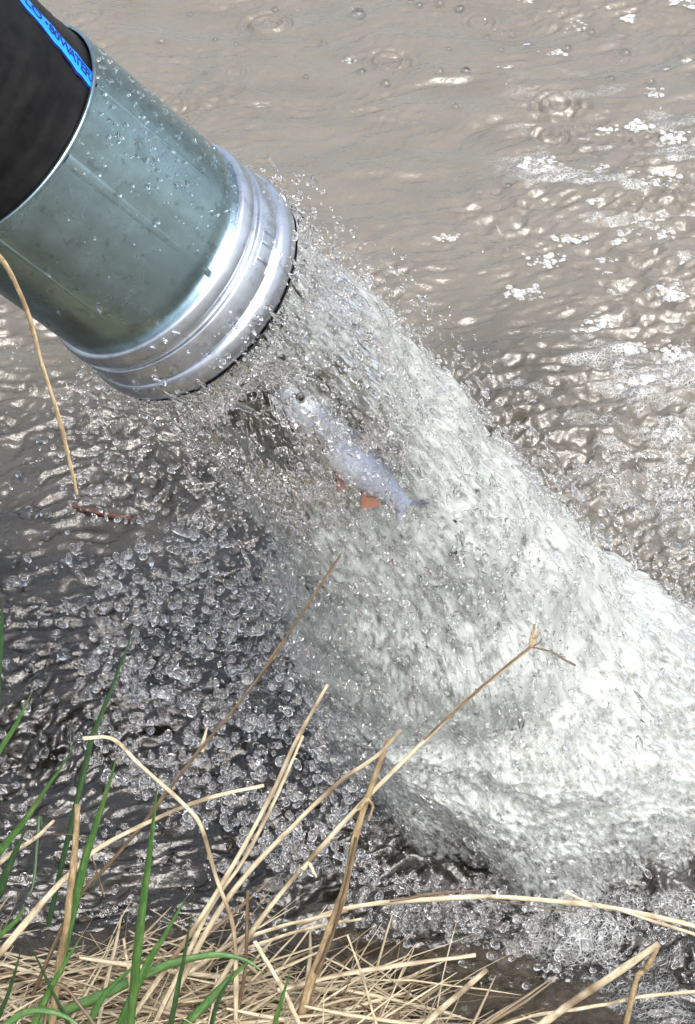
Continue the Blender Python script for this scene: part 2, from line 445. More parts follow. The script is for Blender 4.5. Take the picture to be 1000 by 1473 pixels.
# mouth ring: rolled lip, lettered band, groove, shoulder
lip = rounded([(-.030, .088), (-.002, .0885), (.000, .0915), (-.0015, .0960), (-.007, .0990), (-.014, .1000), (-.022, .0995), (-.0255, .0975), (-.0265, .0945), (-.030, .0945)])
KZ = .89
lip = [(a * KZ, r) for a, r in lip]
CR = obj('coupling', mesh_np('coupling', *lathe(lip)), M['ring'], PIPE)
band = rounded([(-.0262, .0930), (-.0262, .0962), (-.030, .0968), (-.0485, .0964), (-.0497, .0955), (-.0500, .0925), (-.0575, .0925), (-.0580, .0962), (-.060, .0968), (-.070, .0962), (-.0725, .0948), (-.0730, .0915)])
band = [(a * KZ, r) for a, r in band]
o = obj('collar', mesh_np('collar', *lathe(band)), M['ring'], CR)
o = obj('seal', mesh_np('seal', *lathe([(.0006, .0895), (.0022, .0915), (.0016, .0955), (-.001, .0972)])), M['seal'], CR)
sl = rounded([(-.0640, .090), (-.0643, .0920), (-.085, .0922), (-.140, .0918), (-.218, .0912), (-.2205, .0916), (-.2212, .0905), (-.2212, .0885), (-.19, .0885)])
SL = obj('sleeve', mesh_np('sleeve', *lathe(sl, 160)), M['sleeve'], PIPE)
# folded seams along the sleeve
def strip(a_deg, wd, hgt, z0, z1, rr=.0919, n=24):
    zz = np.linspace(z0, z1, n); c = rad(a_deg); k = wd / rr / 2
    aa = np.array([c - k, c - k * .6, c - k * .2, c + k * .2, c + k * .6, c + k]); hh = np.array([-.0006, hgt * .8, hgt, hgt, hgt * .8, -.0006])
    V = np.stack([np.stack([(rr + hh) * np.cos(aa), (rr + hh) * np.sin(aa) * YS, np.full(6, z)], -1) for z in zz])
    return V.reshape(-1, 3), grid_faces(n, 6)
for a, wd, hg in ((9, .0085, .0002), (47, .0040, .0002), (-39, .0030, .0002)):
    obj('seam', mesh_np('seam', *strip(a, wd, hg, -.0652, -.2175)), M['sleeve'], SL)
# hose: follows the axis, then sags slowly out of view
zz = np.concatenate([np.linspace(-.195, -.30, 24), np.linspace(-.31, -1.3, 60)])
HC = np.stack([0 * zz, np.where(zz < -.30, (zz + .30) ** 2 * .55, 0) * YS, zz], -1)
ph = np.arange(128) / 128 * 2 * math.pi
hr = .0878 + .0004 * np.sin(zz * 900) + np.where(zz > -.25, -.0006, 0)
HV = HC[:, None] + hr[:, None, None] * np.stack([np.cos(ph), np.sin(ph) * YS, 0 * ph], -1)[None]
HO = obj('hose', mesh_np('hose', HV.reshape(-1, 3), grid_faces(len(zz), 128, True)), M['hose'], PIPE)
def hose_pt(ang, z, r):
    off = np.where(z < -.30, (z + .30) ** 2 * .55, 0)
    return np.stack([r * np.cos(ang), (r * np.sin(ang) + off) * YS, z], -1)
def stripe_ang(z): return rad(50) + rad(21) * (-.221 - z) / .09
zz2 = np.linspace(-.218, -.60, 70)
hw = .0072 / .088 * (1 + .10 * np.sin(zz2 * 260) + .06 * np.sin(zz2 * 610))
SV = np.stack([hose_pt(stripe_ang(zz2) + k * hw, zz2, .0884 + (.0 if abs(k) == 1 else .0005)) for k in (-1, -.8, 0, .8, 1)], 1)
obj('stripe', mesh_np('stripe', SV.reshape(-1, 3), grid_faces(len(zz2), 5)), M['blue'], HO)
ed = np.stack([hose_pt(stripe_ang(zz2) + k * hw, zz2, .0881) for k in (-1.28, 1.28)], 1)
obj('stripe_edge', mesh_np('stripe_edge', ed.reshape(-1, 3), grid_faces(len(zz2), 2)), M['navy'], HO)
def text_mesh(ch, size, extr):
    cu = bpy.data.curves.new('t', 'FONT'); cu.body = ch; cu.size = size; cu.align_x = 'CENTER'; cu.align_y = 'CENTER'; cu.extrude = extr
    to = bpy.data.objects.new('t', cu); COL.objects.link(to)
    dg = bpy.context.evaluated_depsgraph_get(); dg.update()
    m = bpy.data.meshes.new_from_object(to.evaluated_get(dg)); bpy.data.objects.remove(to)
    return m
def wrap_text(name, chars, mat, parent, size, fn, extr=.0002):
    """each character laid on the curved surface: fn(u,v,h) -> point, one mesh for the line of print"""
    vs, fs = [], []; base = 0
    for (c, u0, sc) in chars:
        m = text_mesh(c, size * sc, extr)
        for v in m.vertices: vs.append(fn(u0 + v.co.x, v.co.y, v.co.z))
        for p in m.polygons: fs.append([base + i for i in p.vertices])
        base += len(m.vertices); bpy.data.meshes.remove(m)
    me = bpy.data.meshes.new(name); me.from_pydata([tuple(map(float, v)) for v in vs], [], fs); me.update()
    return obj(name, me, mat, parent)
def hose_text(u, v, hh):
    z = -.218 - .105 + u
    return hose_pt(np.array(stripe_ang(z) + v / .0895), np.array(z), np.array(.0892 + hh))
line = [('H', .002, 1), ('P', .0115, 1), ('S', .0195, 1), ('I', .0262, 1), ('F', .0320, 1), ('L', .0400, 1), ('O', .0485, 1), ('•', .0575, .8), ('8', .0625, .85), ('0', .0675, .85),
        ('W', .0760, .85), ('A', .0828, .85), ('T', .0882, .85), ('E', .0935, .85), ('R', .0985, .85)]
wrap_text('lettering', line, M['navy'], HO, .0128, hose_text)
def ring_text(u, v, hh):
    # letters on the shoulder of the collar, tops towards the hose; reads downwards to upwards in the picture
    a = rad(-27) + u / .0965
    return np.array([(.0967 + hh) * math.cos(a), (.0967 + hh) * math.sin(a) * YS, -.0580 - v])
wrap_text('embossed_letters', [('V', -.0095, 1), ('S', .0, 1), ('A', .0095, 1)], M['ring'], CR, .0085, ring_text, .0009)
# raised cast block on the lettered band: thin bars round an empty label field
def bar(a0, a1, z0, z1):
    return lathe(rounded([(z0, .0955), (z0, .0974), (z1, .0974), (z1, .0955)], .0003), 14, rad(a0), rad(a1))
for a0, a1, z0, z1 in ((28, 29, -.039, -.027), (36, 37, -.039, -.027), (24, 42, -.0398, -.0390), (24, 42, -.0268, -.026), (42, 42.8, -.039, -.027)):
    obj('cast_mark', mesh_np('cast_mark', *bar(a0, a1, z0, z1)), M['ring'], CR)

# ================================================================== JET
NJ, NK, NP = 600, 150, 620
NT = NJ + NK
u = np.concatenate([np.linspace(0, 1, NJ), np.ones(NK)]); ks = np.concatenate([np.zeros(NJ), np.linspace(0, 1, NK + 1)[1:]])
tt = -.012 + (T_LAND - .048 + .012) * u
C = jet_pos(np.maximum(tt, 0)) + AX[None] * V0 * np.minimum(tt, 0)[:, None]; T = jet_vel(np.maximum(tt, 0))
C = C + ks[:, None] * (np.array([IX - .005, IY + .0, -.012]) - C)             # the foot spreads out flat over the pool
tc = CAMP[None] - C; tc -= T * np.sum(tc * T, 1)[:, None]; tc /= np.linalg.norm(tc, axis=1)[:, None]; sd_ = np.cross(T, tc)   # tc faces viewer, sd_ sideways
if sd_[0] @ vu < 0: sd_ = -sd_
lay_ = sstep(.60, 1.15, u * .85 + ks * .6)[:, None]
hz = np.array([0, -1., 0])[None]; tc = tc * (1 - lay_) + hz * lay_; tc /= np.linalg.norm(tc, axis=1)[:, None]
hx = np.array([1., 0, 0])[None]; sd_ = sd_ * (1 - lay_) + hx * lay_; sd_ /= np.linalg.norm(sd_, axis=1)[:, None]
q = np.linspace(0, 1, NP, endpoint=False)
PH = 2 * math.pi * q - .5 * np.sin(2 * math.pi * q)          # denser on the side that faces the bank
Rb = .0865 + .004 * sstep(0, .45, u) + .022 * sstep(.4, .9, u) + .034 * sstep(.62, 1.0, u) + .125 * ks
C[:, 2] += .018 * np.sin(math.pi * ks)
arc = np.concatenate([[0], np.cumsum(np.linalg.norm(np.diff(C, axis=0), axis=1) + np.abs(np.diff(Rb)))])
cs, sn = np.cos(PH)[None], np.sin(PH)[None]
A_ = arc[:, None] + 0 * cs; P_x = Rb[:, None] * cs; P_y = Rb[:, None] * sn
grow = sstep(0, .25, u)[:, None]; fd = (1 - sstep(.75, 1.0, ks))[:, None]
big = noise3(P_x * 12, P_y * 12, A_ * 9)
d = .011 * grow * big * (1 + 1.3 * u[:, None])
md = fbm(P_x * 34, P_y * 34, A_ * 18, 2)
d = d + (.0025 + .0025 * grow) * md
rd = noise3(P_x * 85, P_y * 85, A_ * 42)
d = d + (.0030 - .0008 * grow) * rd
fn = noise3(P_x * 200, P_y * 200, A_ * 62)
d = d + .0011 * fn
kk = sstep(0, .3, ks)[:, None]
d = d + kk * (.009 * fbm(P_x * 26 + 3, P_y * 26, A_ * 15, 3, .6) + .004 * (1 - 2 * np.sqrt(noise3(P_x * 60, P_y * 60, A_ * 45) ** 2 + .004)))
d = d * (.35 + .65 * fd)
# hollow behind the fish where air is sucked in
def jet_uv(px, py):
    """ring index / angle of the jet surface met by a sight line"""
    R = ray(px, py); R = R / np.linalg.norm(R)
    best = None
    for i in range(0, NJ, 2):
        w0 = C[i] - CAMP; k = w0 @ R; p = CAMP + R * k; off = p - C[i]; off_s = off @ sd_[i]; off_t = off @ T[i]
        if abs(off_s) < Rb[i]:
            a = math.asin(off_s / Rb[i]); pt = C[i] + Rb[i] * (math.cos(a) * tc[i] + math.sin(a) * sd_[i])
            e = np.linalg.norm(np.cross(pt - CAMP, R))
            if best is None or e < best[0]: best = (e, i, a)
    return best
def dent(d, px, py, depth, su, sa):
    b = jet_uv(px, py)
    if b is None: return d
    da = (PH[None] - b[2] + math.pi) % (2 * math.pi) - math.pi
    g = np.exp(-((arc[:, None] - arc[b[1]]) / su) ** 2 - (da * Rb[:, None] / sa) ** 2)
    return d - depth * g
fb = jet_uv(505, 655); da = (PH[None] - fb[2] + math.pi) % (2 * math.pi) - math.pi
fg = np.exp(-((arc[:, None] - arc[fb[1]]) / .065) ** 2 - (da * Rb[:, None] / .035) ** 2)
d = d * (1 - .8 * fg) + .001 * fg
d = dent(d, 372, 608, .055, .020, .030)
d = dent(d, 452, 560, .026, .012, .014)
d = dent(d, 645, 850, .012, .022, .008)
RD = np.cos(PH)[None, :, None] * tc[:, None] + np.sin(PH)[None, :, None] * sd_[:, None]
nw = .75 * sstep(0, .9, ks)[:, None, None]; ND = RD * (1 - nw) + np.array([0, 0, 1.]) * nw
edge_n = 1 - .45 * sstep(0, .8, ks)[:, None] * np.maximum(-np.cos(PH), 0)[None] - .10 * sstep(.2, 1, ks)[:, None] * np.maximum(np.cos(PH), 0)[None] + .6 * ks[:, None] ** 2 * .30 * noise3(np.cos(PH)[None] * 3.1, np.sin(PH)[None] * 3.1, 2.2)
JV = C[:, None] + (Rb[:, None] * edge_n)[..., None] * RD + d[..., None] * ND
low = noise3(P_x * 9 + 4, P_y * 9, A_ * 6 + 2)
aer = .10 + .54 * sstep(.18, .72, u)[:, None] - .22 * ks[:, None] - .5 * (ks[:, None] ** 3) + .22 * sn * (1 - .6 * u[:, None]) + .22 * low + .10 * md
b = jet_uv(390, 660); da = (PH[None] - b[2] + math.pi) % (2 * math.pi) - math.pi
aer = aer - .30 * np.exp(-((arc[:, None] - arc[b[1]]) / .09) ** 2 - (da * Rb[:, None] / .05) ** 2)
b = jet_uv(372, 608); da = (PH[None] - b[2] + math.pi) % (2 * math.pi) - math.pi
aer = aer - .35 * fg
aer = aer - .9 * np.exp(-((arc[:, None] - arc[b[1]]) / .024) ** 2 - (da * Rb[:, None] / .030) ** 2)
me = mesh_np('water_jet', JV.reshape(-1, 3), grid_faces(NT, NP, True)); attr(me, 'aer', np.clip(aer, -.6, 1.2))
va_ = me.attributes.new('flow', 'FLOAT_VECTOR', 'POINT'); va_.data.foreach_set('vector', np.stack([P_x, P_y, A_ * .27], -1).astype(np.float32).ravel())
me.flip_normals()
JET = obj('water_jet', me, M['jet'])
tag(JET, 'wide frothing jet of white water falling from the pipe mouth', 'water jet')

# turbid core added to the stream; dark depth and pale translucency put into its colour
ci = np.arange(0, NT - 20, 6); cj = np.arange(0, NP, 8)
CV = C[ci][:, None] + ((Rb[ci] * .72)[:, None] + .9 * d[np.ix_(ci, cj)])[..., None] * RD[np.ix_(ci, cj)]
mc, t_, b_, o_ = new_mat('turbid_depth_tone'); b_.inputs['Roughness'].default_value = .6
t_.links.new(mixc(t_, attr_n(t_, 'pale'), mixc(t_, noise_n(t_, objco(t_), 22, 3), (.006, .005, .003), (.05, .044, .026)), (.42, .445, .42)), b_.inputs['Base Color'])
me = mesh_np('core', CV.reshape(-1, 3), grid_faces(len(ci), len(cj), True)); attr(me, 'pale', np.repeat(sstep(.30, .60, u[ci]), len(cj)))
obj('core', me, mc, JET)

# ================================================================== FISH
def fish():
    b = jet_uv(500, 650); i = b[1]
    pos = C[i] + (Rb[i] + .004) * (math.cos(b[2]) * tc[i] + math.sin(b[2]) * sd_[i])
    dep = float((pos - CAMP) @ vf)
    p0 = at(408, 562, dep - .002); p1 = at(606, 756, dep + .095)
    ctr = at(506, 654, dep + .015)
    ax = p1 - p0; L = np.linalg.norm(ax); ax /= L                     # nose to tail
    out = CAMP - ctr; out -= ax * (out @ ax); out /= np.linalg.norm(out)
    upv = np.cross(out, ax)
    if upv @ vu < 0: upv = -upv
    F = empty('fish', ctr); F.matrix_world = Matrix.Translation(Vector(ctr)) @ Matrix((Vector(ax), Vector(out), Vector(upv))).transposed().to_4x4()
    tag(F, 'blue silver fish with orange fins tumbling in the jet of water', 'fish')
    m, t, bs, o_ = new_mat('fish_skin'); co = objco(t)
    sx = N(t, 'ShaderNodeSeparateXYZ'); t.links.new(co, sx.inputs[0])
    v = N(t, 'ShaderNodeTexVoronoi'); v.inputs['Scale'].default_value = 330; t.links.new(co, v.inputs['Vector'])
    c = ramp(t, math_n(t, 'ADD', math_n(t, 'MULTIPLY', sx.outputs[2], 20), .5), [(.08, (.60, .58, .55)), (.38, (.48, .52, .60)), (.62, (.34, .39, .50)), (.80, (.12, .12, .12))])
    cc = mixc(t, math_n(t, 'MULTIPLY', v.outputs['Distance'], .55), c.outputs[0], (.10, .11, .15))
    t.links.new(cc, bs.inputs['Base Color']); bs.inputs['Roughness'].default_value = .22; bs.inputs['Metallic'].default_value = .35
    bump(t, v.outputs['Distance'], bs, .35, .0006)
    # body section table: x along, half height, half width, mid offset
    tab = np.array([(-.50, .004, .003, -.004), (-.485, .030, .022, -.004), (-.44, .062, .045, -.002), (-.36, .098, .066, .0), (-.24, .130, .080, .0), (-.10, .145, .082, -.002), (.05, .132, .072, -.002), (.18, .100, .052, .0), (.29, .062, .030, .002), (.36, .044, .018, .003), (.40, .046, .012, .003)])
    xs = np.linspace(-.5, .40, 60)
    hh, ww, oo = (np.interp(xs, tab[:, 0], tab[:, k]) for k in (1, 2, 3)); hh = hh * .84
    for k in range(2): hh[1:-1] = (hh[:-2] + 2 * hh[1:-1] + hh[2:]) / 4; ww[1:-1] = (ww[:-2] + 2 * ww[1:-1] + ww[2:]) / 4
    phs = np.arange(32) / 32 * 2 * math.pi
    bend = .10 * (xs ** 2)
    BV = np.stack([np.repeat(xs[:, None], 32, 1), ww[:, None] * np.cos(phs) - bend[:, None], oo[:, None] + hh[:, None] * np.sin(phs)], -1) * L
    obj('body', mesh_np('body', BV.reshape(-1, 3), grid_faces(60, 32, True)), m, F)
    fm, t, bs, o_ = new_mat('fish_fin'); bs.inputs['Base Color'].default_value = (.50, .13, .04, 1); bs.inputs['Roughness'].default_value = .35
    tn = noise_n(t, objco(t), 140, 3); t.links.new(mixc(t, tn, (.24, .12, .07), (.15, .065, .045)), bs.inputs['Base Color'])
    fd, t, bs, o_ = new_mat('fish_dorsal_fin'); tn = noise_n(t, objco(t), 140, 3); t.links.new(mixc(t, tn, (.12, .05, .035), (.05, .022, .02)), bs.inputs['Base Color']); bs.inputs['Roughness'].default_value = .4
    def fin(name, x0, x1, z0, z1, tipx, tipz, y0, y1, mat, n=9, lobe=False):
        # fan of rays between root line and a curved outer edge, slightly pleated, 1 mm thick
        vs = []; k = np.linspace(0, 1, n)
        for side in (1, -1):
            for a in k:
                rx, rz = x0 + (x1 - x0) * a, z0 + (z1 - z0) * a
                pr = (.30 + .70 * (1 - a)) * min(1, a * 5 + .35) if not lobe else (.35 + .65 * a); ex = rx + tipx * pr; ez = rz + tipz * pr
                pl = .0016 * ((int(round(a * (n - 1))) % 2) * 2 - 1)
                vs += [(rx, y0 + side * .003, rz), ((rx + ex) / 2, (y0 + y1) / 2 + pl + side * .002, (rz + ez) / 2), (ex, y1 + pl + side * .0008, ez)]
        vs = np.array(vs) * L; f = []
        for s_ in range(2):
            g = grid_faces(n, 3) + s_ * n * 3; f.append(g if s_ else g[:, ::-1])
        return obj(name, mesh_np(name, vs, np.vstack(f)), mat, F)
    fin('dorsal_fin', -.12, .12, .113, .094, .07, .07, 0, .01, fd, 13)
    fin('tail_fin', .385, .395, .0, .045, .10, .05, -.016, -.03, m, 9, True)
    fin('tail_fin', .385, .395, .0, -.045, .10, -.05, -.016, -.03, m, 9, True)
    fin('pelvic_fin', -.02, .04, -.105, -.105, .06, -.06, .03, .06, fd)
    fin('anal_fin', .17, .27, -.082, -.056, .05, -.07, 0, .01, fm)
    fin('pectoral_fin', -.27, -.25, -.03, -.06, .08, -.03, .070, .085, fd)
    em, t, bs, o_ = new_mat('fish_eye'); bs.inputs['Base Color'].default_value = (.01, .01, .012, 1); bs.inputs['Roughness'].default_value = .08
    rm, t, bs, o_ = new_mat('fish_iris'); bs.inputs['Base Color'].default_value = (.06, .055, .05, 1); bs.inputs['Roughness'].default_value = .2
    V, Fc = ICO[2]
    e = obj('eye', mesh_np('eye', V * np.array([.026, .012, .026]) * L + np.array([-.405, .047, .022]) * L, Fc), rm, F)
    obj('pupil', mesh_np('pupil', V * np.array([.014, .008, .014]) * L + np.array([-.405, .0555, .022]) * L, Fc), em, e)
fish()

# ================================================================== SPRAY
def in_poly(px, py, poly):
    ins = np.zeros(len(px), bool); n = len(poly)
    for i in range(n):
        x1, y1 = poly[i]; x2, y2 = poly[(i + 1) % n]
        c = ((y1 > py) != (y2 > py)) & (px < (x2 - x1) * (py - y1) / (y2 - y1 + 1e-12) + x1); ins ^= c
    return ins
def sample_poly(poly, n, wfun=None):
    P = np.array(poly, float); lo, hi_ = P.min(0), P.max(0); ox, oy = [], []; c = 0
    while c < n:
        x = rng.uniform(lo[0], hi_[0], 4 * n); y = rng.uniform(lo[1], hi_[1], 4 * n); k = in_poly(x, y, poly)
        if wfun is not None: k &= rng.uniform(size=4 * n) < wfun(x, y)
        ox.append(x[k]); oy.append(y[k]); c += k.sum()
    return np.concatenate(ox)[:n], np.concatenate(oy)[:n]
L_ = [(170, 575), (245, 640), (310, 720), (370, 795), (440, 900), (500, 1000), (530, 1080), (515, 1180), (505, 1260)]
R_ = [(425, 330), (480, 390), (545, 490), (600, 560), (640, 600), (700, 680), (760, 715), (800, 770), (840, 815), (890, 860), (930, 930), (1010, 985)]
spray = []      # (x px, y px, radius m, lift towards viewer)
def add(poly, n, r0, r1, lift, wfun=None, p=2.2):
    x, y = sample_poly(poly, n, wfun)
    r = (r0 + (r1 - r0) * rng.uniform(size=n) ** p) * 1.0
    spray.append(np.stack([x, y, r, lift * rng.uniform(size=n) ** 1.3], 1))
cl = lambda x, y: np.clip(.62 + .38 * (np.sin(x * .043 + 1) * np.sin(y * .051 + x * .02) + .35), .1, 1)
SPR = [(300, 730), (440, 900), (530, 1080), (510, 1260), (380, 1250), (150, 1120), (110, 960), (150, 800)]
add(SPR, 2300, .0007, .0044, .30, cl, 2.2)
add(SPR, 220, .0028, .0058, .30, cl, 1.8)
add([(0, 780), (160, 780), (160, 1120), (380, 1260), (500, 1340), (0, 1330)], 420, .0010, .0042, .12, cl)
add([(120, 520), (180, 580), (310, 720), (300, 760), (100, 760), (60, 600)], 360, .0010, .0036, .30, cl)
add([(400, 300), (480, 340), (560, 470), (640, 560), (720, 640), (700, 690), (640, 610), (545, 495), (425, 335)], 420, .0009, .0030, .30)
add([(500, 330), (700, 480), (900, 690), (720, 690), (600, 560)], 160, .0009, .0026, .2)
add([(700, 650), (1000, 640), (1000, 990), (930, 930), (840, 815), (760, 715)], 1000, .0007, .0040, .12, cl, 2.8)
add([(505, 1230), (1000, 1260), (1000, 1420), (720, 1430), (500, 1330)], 520, .0010, .0040, .08, cl)
add([(500, 1150), (560, 1250), (760, 1290), (1000, 1280), (1000, 1350), (700, 1345), (490, 1320)], 800, .0006, .0036, .10, cl, 2.4)
add([(0, 480), (120, 480), (120, 800), (0, 800)], 70, .0010, .0030, .08)
add([(380, 0), (1000, 0), (1000, 650), (620, 560)], 110, .0008, .0018, .06)
SP = np.vstack(spray)
pw = on_z(SP[:, 0], SP[:, 1], .004); dw = (pw - CAMP) @ vf
cen = at(SP[:, 0], SP[:, 1], np.maximum(dw - SP[:, 3] * (dw - 1.45) / .6, 1.45))
order = np.argsort(-SP[:, 2] / dw)
nbig = 90
bigs = order[:nbig]; rest = order[nbig:]
r_ = SP[rest, 2]; c_ = cen[rest]
dirs = rng.normal(size=(len(rest), 3)) * .5 + np.array([.2, -.15, -.5]); dirs /= np.linalg.norm(dirs, axis=1)[:, None]
st = 1 + rng.exponential(.35, len(rest)); st = np.where(rng.uniform(size=len(rest)) < .10, 1 + rng.exponential(1.4, len(rest)), st)
k = r_ > .0022
dr = obj('spray', blob_mesh('spray', c_[k], r_[k], 2, dirs[k], st[k]), M['drop'])
tag(dr, 'clear droplets of spray flung off the jet over the dark water', 'spray', kind='stuff')
dr = obj('fine_spray', blob_mesh('fine_spray', c_[~k], r_[~k], 1, dirs[~k], st[~k]), M['drop'])
tag(dr, 'fine droplets of spray hanging all round the falling jet', 'spray', kind='stuff')
# the largest drops are single things
V3, F3 = ICO[3]
protos = []
for i in range(6):
    ww_ = V3 * (1 + .10 * noise3(V3[:, 0] * 1.3 + i * 9, V3[:, 1] * 1.3, V3[:, 2] * 1.3)[:, None]); ww_ = ww_ * np.array([1, 1, .85 + .3 * rng.uniform()])
    protos.append(mesh_np('drop', ww_, F3)); protos[-1].materials.append(M['drop'])
def region_of(x, y):
    if y > 1260: return 'large clear drop flying low over the dark bank edge', 'drops over the bank edge'
    if x > 600: return 'large clear drop flying over brown froth beyond the jet', 'drops over the brown froth'
    if y < 770: return 'large clear drop flying between pipe mouth and grey ripples', 'drops under the pipe mouth'
    return 'large clear drop flying over dark water beside the white jet', 'drops over the dark water'
for i in bigs:
    o = bpy.data.objects.new('water_drop', protos[int(rng.integers(6))]); COL.objects.link(o)
    o.location = cen[i]; o.scale = [SP[i, 2] * s_ for s_ in (1, 1, rng.uniform(.85, 1.35))]; o.rotation_euler = rng.uniform(0, 3, 3)
    lb, gp = region_of(SP[i, 0], SP[i, 1]); tag(o, lb, 'drop', gp)

# torn flecks of water clinging to the jet's skin
nfl = 13000
ii = np.minimum(NT - 30, (NJ * rng.uniform(.0, 1.2, nfl) ** 1.05)).astype(int); jj = rng.integers(0, NP, nfl)
keep = np.cos(PH[jj]) > -.35; ii, jj = ii[keep], jj[keep]
nrm = np.cos(PH[jj])[:, None] * tc[ii] + np.sin(PH[jj])[:, None] * sd_[ii]
rf = (.0007 + .0020 * rng.uniform(size=len(ii)) ** 2.5) * (1 + .3 * (u[ii] > .6))
lift = rf * .4 + .038 * rng.uniform(size=len(ii)) ** 4.5
cf = JV[ii, jj] + nrm * lift[:, None]
df = T[ii] + .25 * rng.normal(size=(len(ii), 3)); df /= np.linalg.norm(df, axis=1)[:, None]
fl = obj('torn_water', blob_mesh('torn_water', cf, rf, 1, df, 1 + rng.exponential(1.3, len(ii))), M['drop'])
tag(fl, 'torn flecks of clear water on the skin of the jet', 'spray', kind='stuff')

# ================================================================== BUBBLES AND FOAM
def dome(sub=2):
    V, Fc = ICO[sub]; V = V.copy(); V[:, 2] = np.where(V[:, 2] < 0, V[:, 2] * .25, V[:, 2]); return V, Fc
DV, DF = dome(3); dome_me = mesh_np('bubble', DV, DF); dome_me.materials.append(M['drop'])
ORD = 'first second third fourth fifth sixth seventh eighth ninth tenth eleventh twelfth thirteenth fourteenth fifteenth sixteenth seventeenth eighteenth nineteenth twentieth'.split()
ORD += ['twenty-' + k for k in ORD[:9]] + ['thirtieth'] + ['thirty-' + k for k in ORD[:9]]
def wz(x, y):
    return float(water_fields(np.array([[x]]), np.array([[y]]))[0][0, 0])
bub = [(515, 28, 14), (503, 88, 11), (555, 121, 9), (520, 106, 9), (232, 62, 8), (376, 158, 7), (655, 156, 8), (632, 107, 9), (670, 107, 9), (632, 10, 9), (662, 16, 8),
       (440, 115, 6), (465, 65, 6), (273, 20, 6), (900, 80, 9), (878, 122, 8), (935, 125, 9), (590, 6, 6), (603, 12, 7), (700, 51, 7), (738, 48, 6), (759, 68, 8), (720, 76, 6), (310, 58, 5), (268, 172, 6), (396, 14, 7),
       (294, 108, 5), (340, 63, 5), (645, 73, 6), (730, 272, 8), (850, 50, 8), (960, 108, 7), (815, 74, 9)]
bub.sort(key=lambda q: q[1])
for qi, (x, y, r) in enumerate(bub):
    p = on_z(x, y); o = bpy.data.objects.new('bubble', dome_me); COL.objects.link(o); R_m = r * .5 / FPX * float((p - CAMP) @ vf) * 1.7
    o.location = (p[0], p[1], wz(p[0], p[1])); o.scale = (R_m, R_m, R_m)
    tag(o, 'small clear bubble floating on the calm beige water, %s from the top edge' % ORD[qi], 'bubble', 'bubbles on the calm water')
for qi, (x, y, r) in enumerate(sorted([(42, 747, 20), (68, 746, 13), (68, 774, 16), (20, 846, 26), (68, 905, 17), (22, 810, 12), (45, 962, 24), (95, 957, 15), (120, 700, 11), (118, 805, 15), (60, 640, 10), (95, 890, 9), (30, 690, 9)], key=lambda q: q[1])):
    p = on_z(x, y); o = bpy.data.objects.new('bubble', dome_me); COL.objects.link(o); R_m = r * .5 / FPX * float((p - CAMP) @ vf) * 1.5
    o.location = (p[0], p[1], wz(p[0], p[1])); o.scale = (R_m, R_m, R_m * .85)
    tag(o, 'dark bubble on the grey ripples under the pipe, %s counting downwards' % ORD[qi], 'bubble', 'bubbles on the rippled water')
foams = [(777, 241, 64, 24), (940, 258, 74, 40), (920, 181, 36, 22), (870, 190, 34, 14), (827, 40, 30, 18), (985, 12, 46, 20), (785, 385, 52, 20), (755, 430, 54, 20), (872, 400, 40, 46), (942, 332, 60, 40),
         (982, 385, 50, 40), (858, 468, 44, 26), (976, 520, 66, 38), (930, 562, 80, 26), (986, 92, 22, 14), (730, 99, 28, 12), (938, 142, 28, 16), (640, 345, 40, 12), (820, 352, 50, 16), (900, 345, 34, 26), (760, 4, 40, 10), (970, 210, 40, 18), (800, 80, 26, 12), (503, 89, 22, 13), (905, 33, 24, 12), (865, 245, 24, 12), (850, 300, 30, 10), (965, 440, 44, 26), (905, 505, 44, 20)]
V2, F2_ = dome(2)
foams.sort(key=lambda q: q[1])
for qi, (x, y, ww_, hh_) in enumerate(foams):
    n = int(11 + ww_ * hh_ / 26); qx = np.clip(rng.normal(size=n) * .25, -.5, .5); qy = np.clip(rng.normal(size=n) * .25, -.5, .5)
    P = on_z(x + qx * ww_, y + qy * hh_); rb = (.0012 + .0042 * rng.uniform(size=n) ** 2) * (1 if ww_ > 30 else .85)
    z0 = wz(*on_z(x, y)[:2]); base = on_z(x, y); base[2] = z0
    VV = V2[None] * rb[:, None, None] + (P - base)[:, None]; VV[..., 2] = V2[None, :, 2] * rb[:, None] * .6 + .0006
    me = mesh_np('foam_patch', VV.reshape(-1, 3), (F2_[None] + (np.arange(n) * len(V2))[:, None, None]).reshape(-1, 3))
    o = obj('foam_patch', me, M['froth']); o.location = base
    tag(o, '%s cluster of white foam bubbles on the brown water, %s from the top edge' % ('wide' if ww_ > 45 else 'small', ORD[qi]), 'foam', 'foam clusters drifting on the pool')

